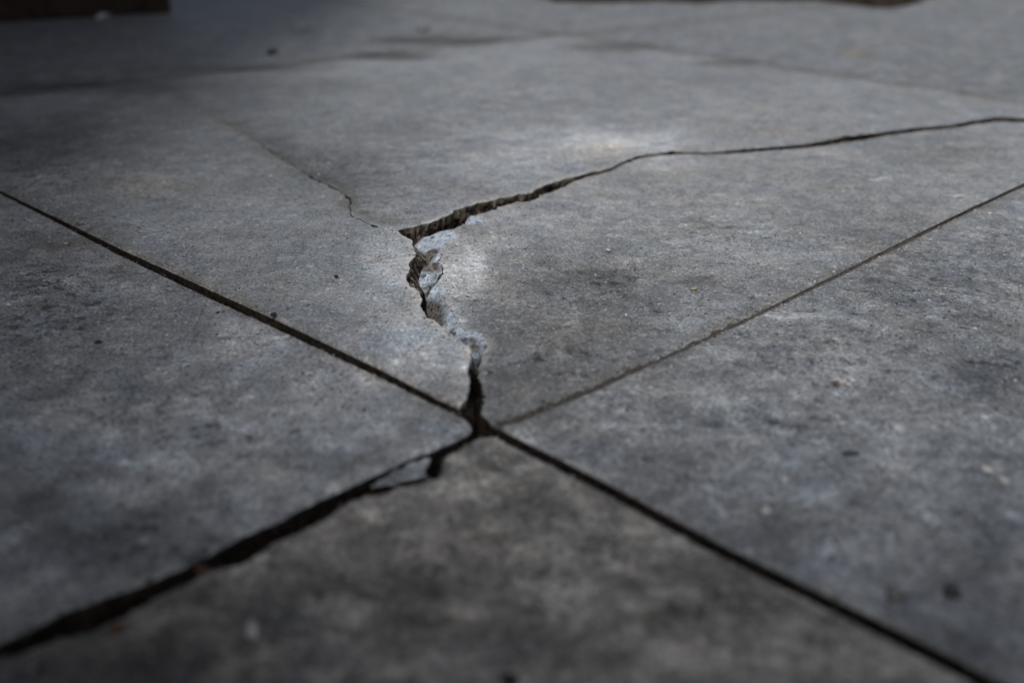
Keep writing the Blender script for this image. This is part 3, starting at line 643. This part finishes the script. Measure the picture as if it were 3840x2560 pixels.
# crumbs and sand along the crack and the joints
vs, fs = [], []
src = np.vstack([le, reu, cup[:260], clo[:300], jaw[len(jaw) // 3:], jbw[:200], jrw[:120]])
ico = bmesh.new(); bmesh.ops.create_icosphere(ico, subdivisions=1, radius=1); icv = [v.co.copy() for v in ico.verts]; icf = [[v.index for v in f.verts] for f in ico.faces]; ico.free()
def allslabs(x, y):
    return heave(x, y)
for k in range(900):
    if k < 700: b_ = src[rng.integers(len(src))] + rng.normal(0, .016, 2)
    else: b_ = np.array([rng.uniform(-.7, .8), rng.uniform(.6, 1.7)])
    r_ = abs(rng.normal(.0007, .0005)) + .0004
    hit = None
    for o in (left_piece, top_piece, right_piece, left_slab, right_slab, near_slab):
        ok_, loc, nn, _ = o.ray_cast(Vector((b_[0], b_[1], .1)), Vector((0, 0, -1)))
        if ok_ and (hit is None or loc.z > hit): hit = loc.z
    if hit is None or hit < -.004: continue
    b0 = len(vs); sx_, sy_, sz_ = r_ * rng.uniform(.7, 1.5), r_ * rng.uniform(.7, 1.5), r_ * rng.uniform(.5, .9)
    for c in icv:
        f_ = rng.uniform(.75, 1.2); vs.append((b_[0] + c.x * sx_ * f_, b_[1] + c.y * sy_ * f_, hit + sz_ * .5 + c.z * sz_ * f_))
    fs += [[b0 + i for i in f] for f in icf]
me = bpy.data.meshes.new('sand_grains'); me.from_pydata(vs, [], fs)
CRUMB = simple_mat('mixed_sand', (.07, .065, .06), (.42, .40, .38), 110, .9)
tag(link('sand_grains', me, CRUMB, pave), kind='stuff')

# ------------------------------------------------------------------ timber wall at the far left
WOOD = simple_mat('dark_stained_timber', (.010, .006, .004), (.030, .017, .010), 14, .8)
w0 = G(640, 50); w1 = G(0, 86); dv = (w1 - w0) / np.linalg.norm(w1 - w0); nv = np.array([-dv[1], dv[0]])
if nv[1] < 0: nv = -nv
shed = bpy.data.objects.new('timber_shed', None); col.objects.link(shed); shed.location = (w0[0], w0[1], 0)
shed.rotation_euler = (0, 0, math.atan2(-dv[1], -dv[0])); tag(shed, 'dark brown timber wall standing at the upper left corner', 'shed')
def box(name, x0, x1, y0, y1, z0, z1, mat, parent, bev=.004):
    bm = bmesh.new(); bmesh.ops.create_cube(bm, size=1)
    for v in bm.verts: v.co = Vector(((x0 + x1) / 2 + v.co.x * (x1 - x0), (y0 + y1) / 2 + v.co.y * (y1 - y0), (z0 + z1) / 2 + v.co.z * (z1 - z0)))
    bmesh.ops.bevel(bm, geom=bm.edges[:], offset=bev, segments=2, affect='EDGES')
    me = bpy.data.meshes.new(name); bm.to_mesh(me); bm.free(); return link(name, me, mat, parent)
# local x runs to the right along the wall front, y away from the camera
box('sill_beam', -3.4, -.10, 0, .10, .004, .12, WOOD, shed)
box('corner_post', -.097, 0, -.012, .10, .002, 2.5, WOOD, shed)
zz = .124; k = 0
while zz < 2.4:
    box('board', -3.4, -.10, .012 + .003 * (k % 2), .05, zz, zz + .145, WOOD, shed); zz += .149; k += 1
zz = .004
while zz < 2.4:
    box('side_board', -.06, -.02, .103, 2.2, zz, zz + .145, WOOD, shed); zz += .149
# unseen roof added to shade the pavement at left and near the camera
inv = Matrix.Rotation(-shed.rotation_euler.z, 4, 'Z')
def plate(name, P, z0, z1):
    bm = bmesh.new(); lo = [bm.verts.new(inv @ (Vector((x, y, z0)) - Vector((w0[0], w0[1], 0)))) for x, y in P]
    f = bm.faces.new(lo); e = bmesh.ops.extrude_face_region(bm, geom=[f]); bmesh.ops.translate(bm, verts=[v for v in e['geom'] if isinstance(v, bmesh.types.BMVert)], vec=(0, 0, z1 - z0))
    bmesh.ops.recalc_face_normals(bm, faces=bm.faces); me = bpy.data.meshes.new(name); bm.to_mesh(me); bm.free(); return link(name, me, WOOD, shed)
EX, EY = -1.04, -.98
plate('added_shade_roof', [(-5.2, -3.2), (4.2, -3.2), (4.2, EY), (-.55, EY), (EX, -.1), (EX, 6.4), (-5.2, 6.4)], 2.42, 2.52)

# ------------------------------------------------------------------ planting bed at the far edge
edge = [(1500,-90),(1900,-45),(2040,-6),(2080,8),(2200,10),(2400,9),(2470,4),(2510,7),(2620,13),(2690,9),(2730,2),(2900,2),(3080,5),(3150,12),(3210,22),(3270,31),(3340,32),(3400,24),(3440,10),(3520,-12),(3700,-40),(4300,-60)]
eb = rough(resample(Gs(edge), .02), .012, 9, 3.0)
far = np.array([(5.5, 8.5), (-2.0, 8.5)]); poly = np.vstack([eb, far])
gx, gy = np.meshgrid(np.arange(-2.5, 5.6, .05), np.arange(4, 8.5, .05)); Q = np.stack([gx.ravel(), gy.ravel()], 1) + rng.uniform(-.015, .015, (gx.size, 2)); Q = Q[inside(poly, Q)]
kd = KDTree(len(eb))
for i, p in enumerate(eb): kd.insert((p[0], p[1], 0), i)
kd.balance(); Q = np.array([q for q in Q if kd.find((q[0], q[1], 0))[2] > .012])
nb = len(poly); v2, _, f2, _, _, _ = delaunay_2d_cdt([Vector(p) for p in poly] + [Vector(q) for q in Q], [(i, (i + 1) % nb) for i in range(nb)], [], 1, 1e-7)
vs = []
for v in v2:
    d = kd.find((v[0], v[1], 0))[2]; vs.append((v[0], v[1], .003 + .05 * (1 - math.exp(-d / .10)) * (1 + .6 * fbm(v[0] * 9, v[1] * 9, 1, 4))))
me = bpy.data.meshes.new('planting_bed'); me.from_pydata(vs, [], [tuple(f) for f in f2]); me.polygons.foreach_set('use_smooth', [True] * len(me.polygons))
bed = link('planting_bed', me, SOIL); tag(bed, 'dark soil of the planting bed along the far edge of the pavement', kind='structure')
LEAF = simple_mat('dark_green_leaf', (.014, .030, .010), (.045, .075, .022), 30, .6)
vs, fs = [], []
for _ in range(2600):
    p = eb[rng.integers(8, len(eb) - 8)] + np.array([rng.normal(0, .12), abs(rng.normal(.16, .35))])
    if not inside(poly, p[None])[0]: continue
    z = .05 + abs(rng.normal(.04, .04)); a = rng.uniform(0, 6.28); L = rng.uniform(.02, .045); Wd = L * .42
    R_ = Matrix.Rotation(a, 3, 'Z') @ Matrix.Rotation(rng.normal(0, .5), 3, 'X') @ Matrix.Rotation(rng.normal(-.2, .4), 3, 'Y')
    b0 = len(vs)
    for x, y, zz in ((0, 0, 0), (L * .35, Wd, .004), (L * .75, Wd * .7, .002), (L, 0, -.006), (L * .75, -Wd * .7, .002), (L * .35, -Wd, .004), (L * .5, 0, -.003)):
        q = R_ @ Vector((x, y, zz)); vs.append((p[0] + q.x, p[1] + q.y, z + q.z))
    for k in range(6): fs.append((b0 + k, b0 + (k + 1) % 6, b0 + 6))
me = bpy.data.meshes.new('ground_cover'); me.from_pydata(vs, [], fs)
tag(link('ground_cover', me, LEAF), 'low dark green leaves growing in the far planting bed', 'ground cover', kind='stuff')
